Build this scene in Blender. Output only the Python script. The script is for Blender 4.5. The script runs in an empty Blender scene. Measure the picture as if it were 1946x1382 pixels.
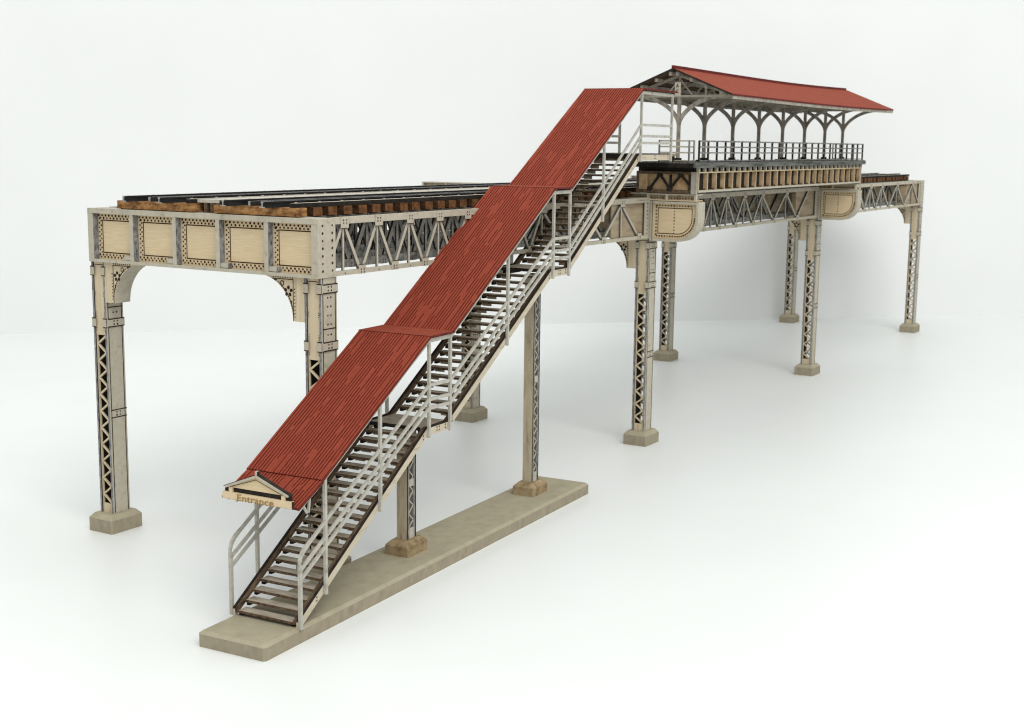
import bpy, math, random
from mathutils import Vector, Matrix

random.seed(7)
sc = bpy.context.scene
C = sc.collection

# ------------------------------------------------------------------ camera
cam_d = bpy.data.cameras.new("camera")
cam = bpy.data.objects.new("camera", cam_d)
C.objects.link(cam)
yaw, pitch, roll = 0.5457, -0.1622, 0.0115
fwd = Vector((math.cos(pitch) * math.cos(yaw), math.cos(pitch) * math.sin(yaw), math.sin(pitch)))
rt = Vector((math.sin(yaw), -math.cos(yaw), 0))
up = rt.cross(fwd)
cr, sr = math.cos(roll), math.sin(roll)
r2, u2 = cr * rt + sr * up, -sr * rt + cr * up
m = Matrix(((r2.x, u2.x, -fwd.x, -13.927), (r2.y, u2.y, -fwd.y, -11.4655), (r2.z, u2.z, -fwd.z, 5.9061), (0, 0, 0, 1)))
cam.matrix_world = m
cam_d.sensor_fit = 'HORIZONTAL'
cam_d.sensor_width = 36
cam_d.lens = 36 * 2546.6 / 1946
cam_d.clip_start = 0.1
cam_d.clip_end = 400
cam_d.dof.use_dof = True
cam_d.dof.focus_distance = 17.5
cam_d.dof.aperture_fstop = 1.8
sc.camera = cam

# ------------------------------------------------------------------ light
world = bpy.data.worlds.new("World")
sc.world = world
world.use_nodes = True
bg = world.node_tree.nodes["Background"]
bg.inputs[0].default_value = (0.98, 1.0, 0.985, 1)
bg.inputs[1].default_value = 0.89


def area(name, loc, target, size, energy, col):
    d = bpy.data.lights.new(name, 'AREA')
    d.shape = 'RECTANGLE'
    d.size, d.size_y = size
    d.energy = energy
    d.color = col
    o = bpy.data.objects.new(name, d)
    C.objects.link(o)
    o.location = loc
    o.rotation_euler = (Vector(target) - Vector(loc)).to_track_quat('-Z', 'Y').to_euler()
    return o


area("key_softbox", (-30, -48, 58), (10, 2, 2), (46, 46), 38000, (1.0, 0.975, 0.93))
area("ceiling_softbox", (10, -4, 36), (18, 6, 0), (30, 30), 4600, (0.96, 0.99, 1.0))

vs = sc.view_settings
vs.view_transform = 'Standard'
vs.look = 'None'
vs.exposure = -0.08
vs.gamma = 1
vs.use_curve_mapping = False
sc.cycles.use_denoising = True
sc.cycles.filter_width = 1.15


# ------------------------------------------------------------------ materials
def material(name, cols, stops=None, scale=(6, 6, 6), rough=0.75, bump=0.25, detail=6, fine=None, fine_amt=0.0,
             spec=0.14, blotch=None):
    """two/three-tone noise driven surface; scale stretches the noise to give a grain"""
    mt = bpy.data.materials.new(name)
    mt.use_nodes = True
    nt = mt.node_tree
    N, Lk = nt.nodes, nt.links
    bsdf = N["Principled BSDF"]
    bsdf.inputs["Roughness"].default_value = rough
    bsdf.inputs["Specular IOR Level"].default_value = spec
    tc = N.new("ShaderNodeTexCoord")
    oi = N.new("ShaderNodeObjectInfo")
    mul = N.new("ShaderNodeMath"); mul.operation = 'MULTIPLY'; mul.inputs[1].default_value = 31.7
    Lk.new(oi.outputs["Random"], mul.inputs[0])
    add = N.new("ShaderNodeVectorMath"); add.operation = 'ADD'
    Lk.new(tc.outputs["Object"], add.inputs[0]); Lk.new(mul.outputs[0], add.inputs[1])
    mp = N.new("ShaderNodeMapping"); mp.inputs["Scale"].default_value = scale
    Lk.new(add.outputs[0], mp.inputs["Vector"])
    nz = N.new("ShaderNodeTexNoise"); nz.inputs["Scale"].default_value = 1.0; nz.inputs["Detail"].default_value = detail
    nz.inputs["Roughness"].default_value = 0.62
    Lk.new(mp.outputs[0], nz.inputs["Vector"])
    rp = N.new("ShaderNodeValToRGB")
    el = rp.color_ramp.elements
    stops = stops or [0.3 + 0.4 * i / max(1, len(cols) - 1) for i in range(len(cols))]
    while len(el) < len(cols):
        el.new(0.5)
    for e, c, s in zip(el, cols, stops):
        e.position = s
        e.color = (*c, 1)
    Lk.new(nz.outputs["Fac"], rp.inputs["Fac"])
    out = rp.outputs["Color"]
    if blotch:
        bcol, bscale, lo, hi = blotch
        n2 = N.new("ShaderNodeTexNoise"); n2.inputs["Scale"].default_value = bscale; n2.inputs["Detail"].default_value = 5
        n2.inputs["Roughness"].default_value = 0.7
        Lk.new(add.outputs[0], n2.inputs["Vector"])
        mr = N.new("ShaderNodeMapRange"); mr.inputs["From Min"].default_value = lo; mr.inputs["From Max"].default_value = hi
        Lk.new(n2.outputs["Fac"], mr.inputs["Value"])
        mx = N.new("ShaderNodeMix"); mx.data_type = 'RGBA'
        Lk.new(mr.outputs[0], mx.inputs["Factor"]); Lk.new(out, mx.inputs["A"])
        mx.inputs["B"].default_value = (*bcol, 1)
        out = mx.outputs["Result"]
    Lk.new(out, bsdf.inputs["Base Color"])
    if bump:
        bp = N.new("ShaderNodeBump"); bp.inputs["Strength"].default_value = bump; bp.inputs["Distance"].default_value = 0.02
        Lk.new(nz.outputs["Fac"], bp.inputs["Height"]); Lk.new(bp.outputs[0], bsdf.inputs["Normal"])
    return mt


CREAM = [(0.335, 0.245, 0.14), (0.555, 0.435, 0.27), (0.63, 0.51, 0.335)]
WOODX = material("basswood_grain_along", CREAM, [0.28, 0.43, 0.7], (0.9, 22, 22), 0.7, 0.15)
WOODY = material("basswood_grain_across", CREAM, [0.20, 0.36, 0.62], (30, 3.2, 75), 0.7, 0.15)
WOODZ = material("basswood_grain_upright", [(0.30, 0.235, 0.15), (0.50, 0.415, 0.285), (0.575, 0.49, 0.35)], [0.26, 0.40, 0.7], (22, 22, 0.9), 0.7, 0.15)
PIERW = material("aged_taupe_wood", [(0.20, 0.15, 0.095), (0.375, 0.315, 0.22), (0.47, 0.405, 0.30)], [0.28, 0.46, 0.72], (16, 16, 2.5), 0.8, 0.25)
GREY = material("weathered_grey_paint", [(0.245, 0.215, 0.165), (0.40, 0.365, 0.29), (0.465, 0.43, 0.35)], [0.24, 0.40, 0.72],
                (11, 11, 11), 0.75, 0.3, detail=8, blotch=((0.20, 0.205, 0.21), 16, 0.60, 0.82))
EDGE = material("sooty_grey_edge", [(0.05, 0.053, 0.06), (0.19, 0.19, 0.19), (0.33, 0.325, 0.31)], [0.30, 0.48, 0.70],
                (22, 22, 12), 0.8, 0.4)
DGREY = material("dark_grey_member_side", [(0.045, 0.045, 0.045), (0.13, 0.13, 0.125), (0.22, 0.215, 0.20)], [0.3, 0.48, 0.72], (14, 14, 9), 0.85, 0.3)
MGREY = material("shade_toned_inner_grey", [(0.07, 0.07, 0.065), (0.20, 0.195, 0.18), (0.33, 0.32, 0.29)], [0.3, 0.48, 0.72], (9, 9, 7), 0.85, 0.3)  # darker grey puts the shade inside the viaduct into the colour
RAILG = material("pale_grey_rail_paint", [(0.20, 0.18, 0.145), (0.375, 0.36, 0.315), (0.46, 0.445, 0.395)], [0.28, 0.43, 0.68],
                 (9, 9, 9), 0.7, 0.2, blotch=((0.16, 0.12, 0.09), 6, 0.64, 0.82))
STRING = material("cream_stringer_wood", [(0.29, 0.24, 0.17), (0.455, 0.395, 0.30), (0.52, 0.46, 0.36)], [0.26, 0.42, 0.7],
                  (2, 14, 14), 0.7, 0.15, blotch=((0.20, 0.14, 0.09), 4, 0.66, 0.85))
BURN = material("laser_burn_brown", [(0.022, 0.010, 0.005), (0.065, 0.030, 0.012)], None, (20, 20, 20), 0.9, 0)
CHAR_SHADE = material("char_and_shade_black", [(0.010, 0.009, 0.008), (0.035, 0.028, 0.022)], None, (9, 9, 9), 0.9, 0.2)  # black for charred parts, also for shade painted into recesses
BROWN = material("dark_brown_wood", [(0.035, 0.022, 0.014), (0.10, 0.066, 0.040), (0.17, 0.12, 0.08)], [0.3, 0.5, 0.75], (3, 18, 18), 0.85, 0.3)
TAN = material("raw_tan_wood", [(0.22, 0.14, 0.075), (0.42, 0.29, 0.16), (0.55, 0.42, 0.27)], [0.28, 0.48, 0.72], (6, 6, 5), 0.8, 0.2,
               blotch=((0.30, 0.11, 0.035), 3.5, 0.55, 0.75))
TAND = material("shaded_tan_board", [(0.20, 0.145, 0.095), (0.32, 0.255, 0.175), (0.40, 0.33, 0.235)], [0.28, 0.48, 0.72], (2, 9, 9), 0.8, 0.2)
TIE_SHADE = material("tie_stain_painted_shade", [(0.012, 0.006, 0.003), (0.045, 0.022, 0.010), (0.085, 0.042, 0.018)], [0.30, 0.48, 0.72], (6, 7, 16), 0.85, 0.3)  # inner ties: shade of the gaps painted into a darker brown
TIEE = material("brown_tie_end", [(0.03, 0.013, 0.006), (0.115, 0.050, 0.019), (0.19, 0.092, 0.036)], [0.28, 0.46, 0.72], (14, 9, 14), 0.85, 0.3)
TREAD = material("grey_brown_tread", [(0.19, 0.155, 0.115), (0.36, 0.315, 0.25), (0.48, 0.43, 0.355)], [0.28, 0.48, 0.72], (12, 3, 12), 0.85, 0.3)
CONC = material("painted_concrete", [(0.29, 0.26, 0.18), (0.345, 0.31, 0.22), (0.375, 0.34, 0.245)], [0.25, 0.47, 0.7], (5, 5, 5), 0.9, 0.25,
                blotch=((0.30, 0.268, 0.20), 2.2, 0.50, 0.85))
CONCD = material("darker_concrete_side", [(0.22, 0.19, 0.135), (0.285, 0.25, 0.18), (0.325, 0.29, 0.21)], [0.25, 0.47, 0.7], (9, 9, 4), 0.9, 0.3,  # side faces one step darker than the concrete tops
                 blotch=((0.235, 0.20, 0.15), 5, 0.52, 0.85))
CONCB = material("brown_stained_concrete", [(0.13, 0.085, 0.04), (0.27, 0.20, 0.115), (0.37, 0.29, 0.175)], [0.28, 0.48, 0.72], (7, 7, 7), 0.9, 0.3)
RED = material("red_painted_boards", [(0.15, 0.024, 0.012), (0.222, 0.040, 0.021), (0.255, 0.052, 0.029)], [0.24, 0.40, 0.70], (2.2, 30, 30), 0.85, 0.35,
               blotch=((0.32, 0.095, 0.055), 30, 0.68, 0.80))
REDS = material("smooth_red_roofing", [(0.18, 0.033, 0.017), (0.225, 0.045, 0.024), (0.26, 0.060, 0.032)], [0.28, 0.48, 0.72], (16, 9, 9), 0.9, 0.2)
REDG = material("red_joint_shadow_paint", [(0.085, 0.012, 0.006), (0.135, 0.020, 0.010)], None, (9, 9, 9), 0.85, 0.2)
REDD = material("dark_red_edge", [(0.07, 0.012, 0.010), (0.16, 0.025, 0.02)], None, (9, 9, 9), 0.8, 0.2)
TIE = material("orange_brown_tie_stain", [(0.022, 0.009, 0.004), (0.20, 0.095, 0.034), (0.40, 0.22, 0.09)], [0.28, 0.43, 0.66], (6, 7, 16), 0.8, 0.4)
RAILB = material("blackened_rail", [(0.010, 0.010, 0.011), (0.028, 0.027, 0.026)], None, (4, 12, 12), 0.55, 0.1)
RAILT = material("worn_rail_head", [(0.20, 0.20, 0.195), (0.36, 0.355, 0.34)], None, (2, 14, 14), 0.40, 0.1)
PLANK = material("grey_walkway_plank", [(0.36, 0.33, 0.28), (0.52, 0.485, 0.42)], None, (0.8, 14, 14), 0.8, 0.2)
DECK = material("charcoal_deck_boards", [(0.032, 0.034, 0.031), (0.105, 0.107, 0.098), (0.20, 0.20, 0.185)], [0.3, 0.5, 0.75], (1.6, 20, 20), 0.8, 0.3)
POST = material("taupe_canopy_post", [(0.15, 0.13, 0.105), (0.31, 0.28, 0.235), (0.43, 0.40, 0.35)], [0.3, 0.5, 0.75], (9, 9, 5), 0.8, 0.3)
GOLD = material("ochre_letter_brown", [(0.26, 0.155, 0.055), (0.34, 0.215, 0.085)], None, (9, 9, 9), 0.8, 0)
WHITE = material("white_tabletop_laminate", [(0.73, 0.75, 0.74), (0.75, 0.77, 0.76)], None, (0.3, 0.3, 0.3), 0.42, 0, detail=2, spec=0.35)
WALLM = material("white_backdrop_paint", [(0.72, 0.73, 0.73), (0.745, 0.755, 0.75)], None, (0.2, 0.2, 0.2), 0.9, 0, detail=2)


# ------------------------------------------------------------------ mesh builder
class MB:
    def __init__(s):
        s.v, s.f, s.mi, s.ms = [], [], [], []

    def m(s, mat):
        if mat not in s.ms:
            s.ms.append(mat)
        return s.ms.index(mat)

    def poly(s, pts, mat):
        i = len(s.v)
        s.v += [tuple(p) for p in pts]
        s.f.append(tuple(range(i, i + len(pts))))
        s.mi.append(s.m(mat))

    def hexa(s, p, mat, mats=None):
        """p: 8 points, bottom ring 0-3 then top ring 4-7; mats: per face overrides"""
        i = len(s.v)
        s.v += [tuple(q) for q in p]
        fs = [(3, 2, 1, 0), (4, 5, 6, 7), (0, 1, 5, 4), (1, 2, 6, 5), (2, 3, 7, 6), (3, 0, 4, 7)]
        for k, f in enumerate(fs):
            s.f.append(tuple(i + a for a in f))
            s.mi.append(s.m(mats[k] if mats and mats[k] else mat))

    def box(s, x0, x1, y0, y1, z0, z1, mat, mats=None):
        # face order: bottom, top, -y, +x, +y, -x
        s.hexa([(x0, y0, z0), (x1, y0, z0), (x1, y1, z0), (x0, y1, z0), (x0, y0, z1), (x1, y0, z1), (x1, y1, z1), (x0, y1, z1)], mat, mats)

    def bar(s, a, b, w, h, mat, side=(0, 1, 0), mats=None):
        """bar from a to b; w = size along `side`, h = size along the third axis"""
        a, b = Vector(a), Vector(b)
        d = (b - a).normalized()
        sd = Vector(side); sd = (sd - d * sd.dot(d)).normalized()
        n = d.cross(sd)
        e1, e2 = sd * w / 2, n * h / 2
        s.hexa([a - e1 - e2, a + e1 - e2, a + e1 + e2, a - e1 + e2, b - e1 - e2, b + e1 - e2, b + e1 + e2, b - e1 + e2], mat, mats)

    def prism(s, pts, o, e1, e2, depth, mat, side=None, back=None):
        """closed 2-D outline pts in the plane o+e1,e2, pushed back by `depth` along e1 x e2 (negative = front side)"""
        o, e1, e2 = Vector(o), Vector(e1), Vector(e2)
        n = e1.cross(e2) * depth
        A = [o + e1 * p[0] + e2 * p[1] for p in pts]
        B = [p + n for p in A]
        s.poly(A[::-1] if depth > 0 else A, mat)
        s.poly(B if depth > 0 else B[::-1], back or mat)
        k = len(pts)
        for i in range(k):
            j = (i + 1) % k
            s.poly([A[i], A[j], B[j], B[i]], side or mat)

    def strip(s, inner, outer, o, e1, e2, depth, mat, side=None):
        """solid band between two open polylines of equal length"""
        for i in range(len(inner) - 1):
            s.prism([inner[i], inner[i + 1], outer[i + 1], outer[i]], o, e1, e2, depth, mat, side)

    def dot(s, c, e1, e2, r, mat=None, n=7):
        c, e1, e2 = Vector(c), Vector(e1), Vector(e2)
        a0 = random.random()
        rr = r * random.uniform(0.85, 1.15)
        s.poly([c + e1 * rr * math.cos(a0 + 6.2832 * k / n) + e2 * rr * math.sin(a0 + 6.2832 * k / n) for k in range(n)], mat or BURN)

    def line(s, pts, o, e1, e2, w, mat=None):
        """thin burnt line along a polyline lying in the plane o,e1,e2"""
        o, e1, e2 = Vector(o), Vector(e1), Vector(e2)
        for a, b in zip(pts, pts[1:]):
            a, b = Vector(a), Vector(b)
            d = (b - a).normalized()
            nn = Vector((-d.y, d.x)) * w / 2
            a, b = a - d * w * .45, b + d * w * .45
            s.poly([o + e1 * q.x + e2 * q.y for q in (a - nn, b - nn, b + nn, a + nn)], mat or BURN)

    def build(s, name, parent=None, loc=None, rot=None, **props):
        me = bpy.data.meshes.new(name)
        me.from_pydata(s.v, [], s.f)
        for mt in s.ms:
            me.materials.append(mt)
        me.polygons.foreach_set("material_index", s.mi)
        me.update()
        o = bpy.data.objects.new(name, me)
        C.objects.link(o)
        if parent:
            o.parent = parent
        if loc:
            o.location = loc
        if rot:
            o.rotation_euler = rot
        for k, v in props.items():
            o[k] = v
        return o


def thing(name, label, cat, loc=(0, 0, 0), rotz=0, group=None):
    o = bpy.data.objects.new(name, None)
    C.objects.link(o)
    o.location = loc
    o.rotation_euler = (0, 0, rotz)
    o.empty_display_size = 0.3
    o["label"] = label
    o["category"] = cat
    if group:
        o["group"] = group
    return o


def copy_part(o, loc=None, parent=None):
    c = o.copy()
    C.objects.link(c)
    c.parent = parent or o.parent
    if loc is not None:
        c.location = loc
    for ch in list(o.children):
        d = ch.copy()
        C.objects.link(d)
        d.parent = c
    return c


X, Y, Z = Vector((1, 0, 0)), Vector((0, 1, 0)), Vector((0, 0, 1))

# ------------------------------------------------------------------ the setting
f = MB()
wn = Vector((0.717, 0.697, 0)); wd = Vector((0.697, -0.717, 0))
w0 = wn * 25.05
Rc = 0.004
a, b = w0 - wn * Rc - wd * 70, w0 - wn * Rc + wd * 70
f.poly([a - wn * 80, b - wn * 80, b, a], WHITE)
f.build("floor", kind="structure")
f = MB()
prof = [(-Rc + Rc * math.sin(t * math.pi / 16), Rc - Rc * math.cos(t * math.pi / 16)) for t in range(9)] + [(0, 30)]
for (d0, h0), (d1, h1) in zip(prof, prof[1:]):
    p0, p1 = w0 + wn * d0 + Z * h0, w0 + wn * d1 + Z * h1
    f.poly([p0 - wd * 70, p0 + wd * 70, p1 + wd * 70, p1 - wd * 70], WALLM)
wo = f.build("wall", kind="structure")
for p in wo.data.polygons:
    p.use_smooth = True

# ------------------------------------------------------------------ viaduct
L, YF = 10.0, 4.1                 # bent spacing, far column row
Z0, Z1 = 4.13, 4.91               # girder bottom / top
via = thing("railway_viaduct", "long cream and grey elevated railway viaduct model on four pairs of lattice columns", "viaduct")

# --- one column (local origin on the table under its middle)
def footing(hx, hy, h, mat, top=0.06, cz=0.07, pl=0.0):
    q = MB()
    hs = h - cz
    b0 = [(-hx, -hy), (hx, -hy), (hx, hy), (-hx, hy)]
    sx, sy = hx - top, hy - top
    c = 0.015
    ring = [(-hx + c, -hy), (hx - c, -hy), (hx, -hy + c), (hx, hy - c), (hx - c, hy), (-hx + c, hy), (-hx, hy - c), (-hx, -hy + c)]
    ringt = [(-sx + c, -sy), (sx - c, -sy), (sx, -sy + c), (sx, sy - c), (sx - c, sy), (-sx + c, sy), (-sx, sy - c), (-sx, -sy + c)]
    A = [(x, y, 0) for x, y in ring]; B = [(x, y, hs) for x, y in ring]; T = [(x, y, h) for x, y in ringt]
    for i in range(8):
        j = (i + 1) % 8
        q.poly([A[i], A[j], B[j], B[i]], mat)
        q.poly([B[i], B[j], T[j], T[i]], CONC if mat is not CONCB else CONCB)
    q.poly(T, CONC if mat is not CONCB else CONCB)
    q.poly(A[::-1], mat)
    return q


HX, HY, PADH = 0.165, 0.14, 0.275


def lattice(face_x, y0, y1, z0, z1, thick, mat, n):
    q = MB()
    dz = (z1 - z0) / n
    for k in range(n):
        za, zb = z0 + k * dz, z0 + (k + 0.5) * dz
        q.bar((face_x, y0, za), (face_x, y1, zb), thick, 0.026, mat, side=(1, 0, 0))
        q.bar((face_x + 0.001, y1, zb), (face_x + 0.001, y0, za + dz), thick, 0.026, mat, side=(1, 0, 0))
    return q


col = MB()
zb = PADH
for s in (-1, 1):
    yo, yi = s * HY, s * (HY - 0.035)
    lo, hi = min(yo, yi), max(yo, yi)
    outer = 2 if s < 0 else 4
    inner = 4 if s < 0 else 2
    mats = [GREY] * 6
    mats[inner] = CHAR_SHADE; mats[5] = EDGE; mats[3] = EDGE
    mats[outer] = GREY if s < 0 else WOODZ
    col.box(-HX, HX, lo, hi, zb, Z0, GREY, mats)
    # side plate details: inset cover panel, burnt edge lines, straps with rivets
    yf = s * (HY + 0.004)
    for xx in (-HX + 0.035, HX - 0.035):
        col.line([(xx, zb + 0.02), (xx, Z0 - 0.01)], (0, yf, 0), X, Z, 0.014, CHAR_SHADE)
    for zs, full in ((3.98, 1), (3.205, 1), (1.82, 0)):
        h = 0.115
        if full:
            ye0, ye1 = sorted((s * HY, s * (HY + 0.012)))
            col.box(-HX - 0.012, HX + 0.012, ye0, ye1, zs - h / 2, zs + h / 2, GREY)
            e0, e1 = sorted((s * (HY + 0.012), s * (HY - 0.062)))
            col.box(-HX - 0.014, -HX - 0.001, e0, e1, zs - h / 2, zs + h / 2, GREY)
            col.box(-HX - 0.016, -HX - 0.0005, e0, e1, zs + h / 2 + 0.0005, zs + h / 2 + 0.014, CHAR_SHADE)
            col.box(-HX - 0.016, -HX - 0.0005, e0, e1, zs - h / 2 - 0.012, zs - h / 2 - 0.0005, BURN)
        yl = s * (HY + (0.016 if full else 0.004))
        for zz in (zs - h / 2, zs + h / 2):
            col.line([(-HX + 0.03, zz), (HX - 0.005, zz)], (0, yl, 0), X, Z, 0.016, CHAR_SHADE)
        for xx in (-0.03, 0.035):
            for zz in (zs - 0.024, zs + 0.024):
                col.dot((xx, yl, zz), X, Z, 0.0145)
    col.line([(-HX + 0.03, 3.44), (HX - 0.03, 3.44)], (0, yf, 0), X, Z, 0.015, CHAR_SHADE)
    for zz in (3.36, 3.50, 3.62, 3.74, 3.86):
        for xx in (-0.03, 0.035):
            col.dot((xx, yf, zz), X, Z, 0.0145)
for s in (-1, 1):
    xs0, xs1 = sorted((s * (HX - 0.018), s * (HX - 0.05)))
    yy = HY - 0.036
    col.box(xs0, xs1, -yy, yy, 3.02, Z0, WOODZ)
    col.box(xs0, xs1, -yy, yy, zb, 0.42, WOODZ)
    xf = s * (HX - 0.014)
    for yv in (-0.085, 0.085):
        for zz in (3.60, 3.63, 3.66, 3.30, 3.33, 3.36, 3.12, 3.09):
            col.dot((xf, yv, zz), Y, Z, 0.008, n=5)
    col.line([(-yy, 4.075), (yy, 4.075)], (xf, 0, 0), Y, Z, 0.010)
    # narrow rims beside the lattice
    for t in (-1, 1):
        r0, r1 = sorted((t * yy, t * (yy - 0.016)))
        col.box(xs0, xs1, r0, r1, 0.421, 3.019, WOODZ)
column = col.build("column", via)
lat = lattice(-(HX - 0.034), -0.088, 0.088, 0.43, 3.01, 0.028, WOODZ, 10)
lat.build("lattice", column)
lattice(HX - 0.034, -0.088, 0.088, 0.43, 3.01, 0.028, WOODZ, 10).build("lattice", column)
footing(0.31, 0.25, PADH, CONCD).build("footing", column)
for bx in range(4):
    for yy in (0.0, YF):
        if bx == 0 and yy == 0.0:
            continue
        copy_part(column, (bx * L, yy, 0))

# --- cross girder, local origin at the bent
GX0, GX1, GY0, GY1 = -0.24, 0.12, -0.15, 4.17
g = MB()
web = -0.145
g.box(web, web + 0.04, GY0 + 0.03, GY1 - 0.03, Z0 + 0.03, Z1 - 0.03, WOODY)
g.box(GX1 - 0.04, GX1 - 0.002, GY0 + 0.03, GY1 - 0.03, Z0 + 0.03, Z1 - 0.03, GREY)
g.box(GX0, GX1, GY0, GY1, Z1 - 0.035, Z1, GREY, [None, None, None, None, None, EDGE])
g.box(GX0, GX1, GY0, GY1, Z0, Z0 + 0.035, GREY)
g.box(GX0 - 0.012, GX0, GY0 - 0.008, GY1 + 0.008, Z1 - 0.070, Z1 + 0.004, GREY)
g.box(GX0 - 0.012, GX0, GY0 - 0.008, GY1 + 0.008, Z0 - 0.004, Z0 + 0.043, GREY)
# corner plates (both ends)
for ye, s in ((GY0, -1), (GY1, 1)):
    y0, y1 = sorted((ye, ye - s * 0.03))
    g.box(GX0 + 0.001, GX1, y0, y1, Z0 + 0.0355, Z1 - 0.0355, GREY)
    yf = ye + s * 0.004
    g.box(GX0 - 0.008, GX1, *sorted((ye + s * 0.001, ye + s * 0.014)), Z0, Z1, GREY)
    for k in range(7):
        for xx in (GX0 + 0.09, GX1 - 0.07):
            g.dot((xx, ye + s * 0.018, Z0 + 0.09 + k * 0.1), X, Z, 0.0175)
stf = [GY1 - 0.045, 3.285, 2.435, 1.61, 0.73, GY0 + 0.05]
for i, ys in enumerate(stf):
    hw = 0.037 if 0 < i < 5 else 0.05
    g.box(GX0 - 0.006, web, ys - hw, ys + hw, Z0 + 0.043, Z1 - 0.070, GREY, [None, None, EDGE, None, EDGE, None])
    if 0 < i < 5:
        sg = 1 if i < 3 else -1
        g.box(GX0 + 0.006, web, *sorted((ys + sg * hw, ys + sg * 0.17)), Z0 + 0.05, Z0 + 0.115, GREY, [None, None, EDGE, None, EDGE, None])
fx = web - 0.004
for i in range(5):
    yl, yr = stf[i] - 0.04, stf[i + 1] + 0.04      # left (+y) to right (-y) edges as seen from the front
    za, zc = Z0 + 0.048, Z1 - 0.075
    rl, rr, rb, rtp = yl - 0.105, yr + 0.035, za + 0.085, zc - 0.10
    g.line([(rl, rb), (rl, rtp), (rr, rtp), (rr, rb), (rl, rb)], (fx, 0, 0), Y, Z, 0.015)
    n = 11
    for k in range(n):
        yy = yl - 0.03 + (yr + 0.03 - yl + 0.03) * k / (n - 1)
        g.dot((fx, yy, zc - 0.030), Y, Z, 0.017)
        if k < n - 1:
            g.dot((fx, yy - 0.028, zc - 0.068), Y, Z, 0.017)
            g.dot((fx, yy, za + 0.052), Y, Z, 0.0155)
            g.dot((fx, yy - 0.03, za + 0.02), Y, Z, 0.0155)
    n = 8
    for k in range(n):
        zz = za + 0.09 + (zc - za - 0.2) * k / (n - 1)
        g.dot((fx, yl - 0.075, zz), Y, Z, 0.0135)
        g.dot((fx, yl - 0.040, zz + 0.033), Y, Z, 0.0135)
        g.dot((fx, yr + 0.012, zz + 0.01), Y, Z, 0.009)
girder = g.build("cross_girder", via)
for bx in (1, 2, 3):
    copy_part(girder, (bx * L, 0, 0))


# --- knee brackets under the cross girder
def knee(side):
    """side=+1: at the near column opening towards +y, -1: at the far column"""
    q = MB()
    base = 0.14 if side > 0 else YF - 0.14
    zt, zl = Z0 - 0.002, 3.52
    pts = [(0, zt), (0, zl), (0.20, zl)]
    cx_, cz_, ra, rb = 0.20 + 0.60, zl, 0.60, zt - zl
    arc = [(cx_ - ra * math.cos(t * math.pi / 28), cz_ + rb * math.sin(t * math.pi / 28)) for t in range(1, 15)]
    pts += arc
    P = [(base + side * p[0], p[1]) for p in pts]
    x0, x1 = -0.17, 0.13
    q.prism(P, (x0, 0, 0), Y, Z, x1 - x0, WOODZ, EDGE if side > 0 else GREY)
    xf = x0 - 0.004
    tp = lambda a, b: (base + side * a, b)
    q.line([tp(0.19, zl + 0.01), tp(0.19, zt - 0.045), tp(0.56, zt - 0.045)], (xf, 0, 0), Y, Z, 0.011)
    q.line([tp(p[0] - 0.022, p[1] + 0.012) for p in arc[:-5]], (xf - 0.0005, 0, 0), Y, Z, 0.009)
    for k in range(9):
        q.dot((xf, base + side * 0.165, zl + 0.06 + k * 0.047), Y, Z, 0.010, n=6)
        q.dot((xf, base + side * (0.2 + k * 0.042), zt - 0.022), Y, Z, 0.010, n=6)
    for k in range(16):
        t = (k + 1) / 28 * math.pi / 2
        q.dot((xf - 0.001, base + side * (cx_ - (ra + 0.012) * math.cos(t)), cz_ + (rb + 0.012) * math.sin(t)), Y, Z, 0.008, n=5)
    # fretwork: five petals, a heart outline and two wedges
    fc = (0.275, zt - 0.205)
    for k in range(5):
        t = 0.35 + 6.2832 * k / 5
        c = Vector((xf, base + side * (fc[0] + 0.050 * math.cos(t)), fc[1] + 0.050 * math.sin(t)))
        d = (Y * side * math.cos(t) + Z * math.sin(t)); e = (-Y * side * math.sin(t) + Z * math.cos(t))
        q.poly([c + d * (0.026 * math.cos(a)) * (1.1 if math.cos(a) > 0 else 1) + e * 0.024 * math.sin(a) for a in [6.2832 * j / 8 for j in range(8)]], CHAR_SHADE)
    hp = [tp(0.36, zt - 0.075), tp(0.39, zt - 0.07), tp(0.41, zt - 0.09), tp(0.385, zt - 0.14), tp(0.355, zt - 0.115), tp(0.36, zt - 0.075)]
    q.line(hp, (xf, 0, 0), Y, Z, 0.012, CHAR_SHADE)
    q.poly([(xf, *tp(0.47, zt - 0.055)), (xf, *tp(0.55, zt - 0.055)), (xf, *tp(0.49, zt - 0.08))], CHAR_SHADE)
    q.poly([(xf, *tp(0.215, zt - 0.33)), (xf, *tp(0.25, zt - 0.33)), (xf, *tp(0.22, zt - 0.40))], CHAR_SHADE)
    return q.build("knee_bracket", via)


kn = [knee(1), knee(-1)]
for bx in (1, 2, 3):
    for k in kn:
        copy_part(k, (bx * L, 0, 0))

# --- lattice trusses between the bents
xs, xe = GX1, L + GX0
pit = 0.754


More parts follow.
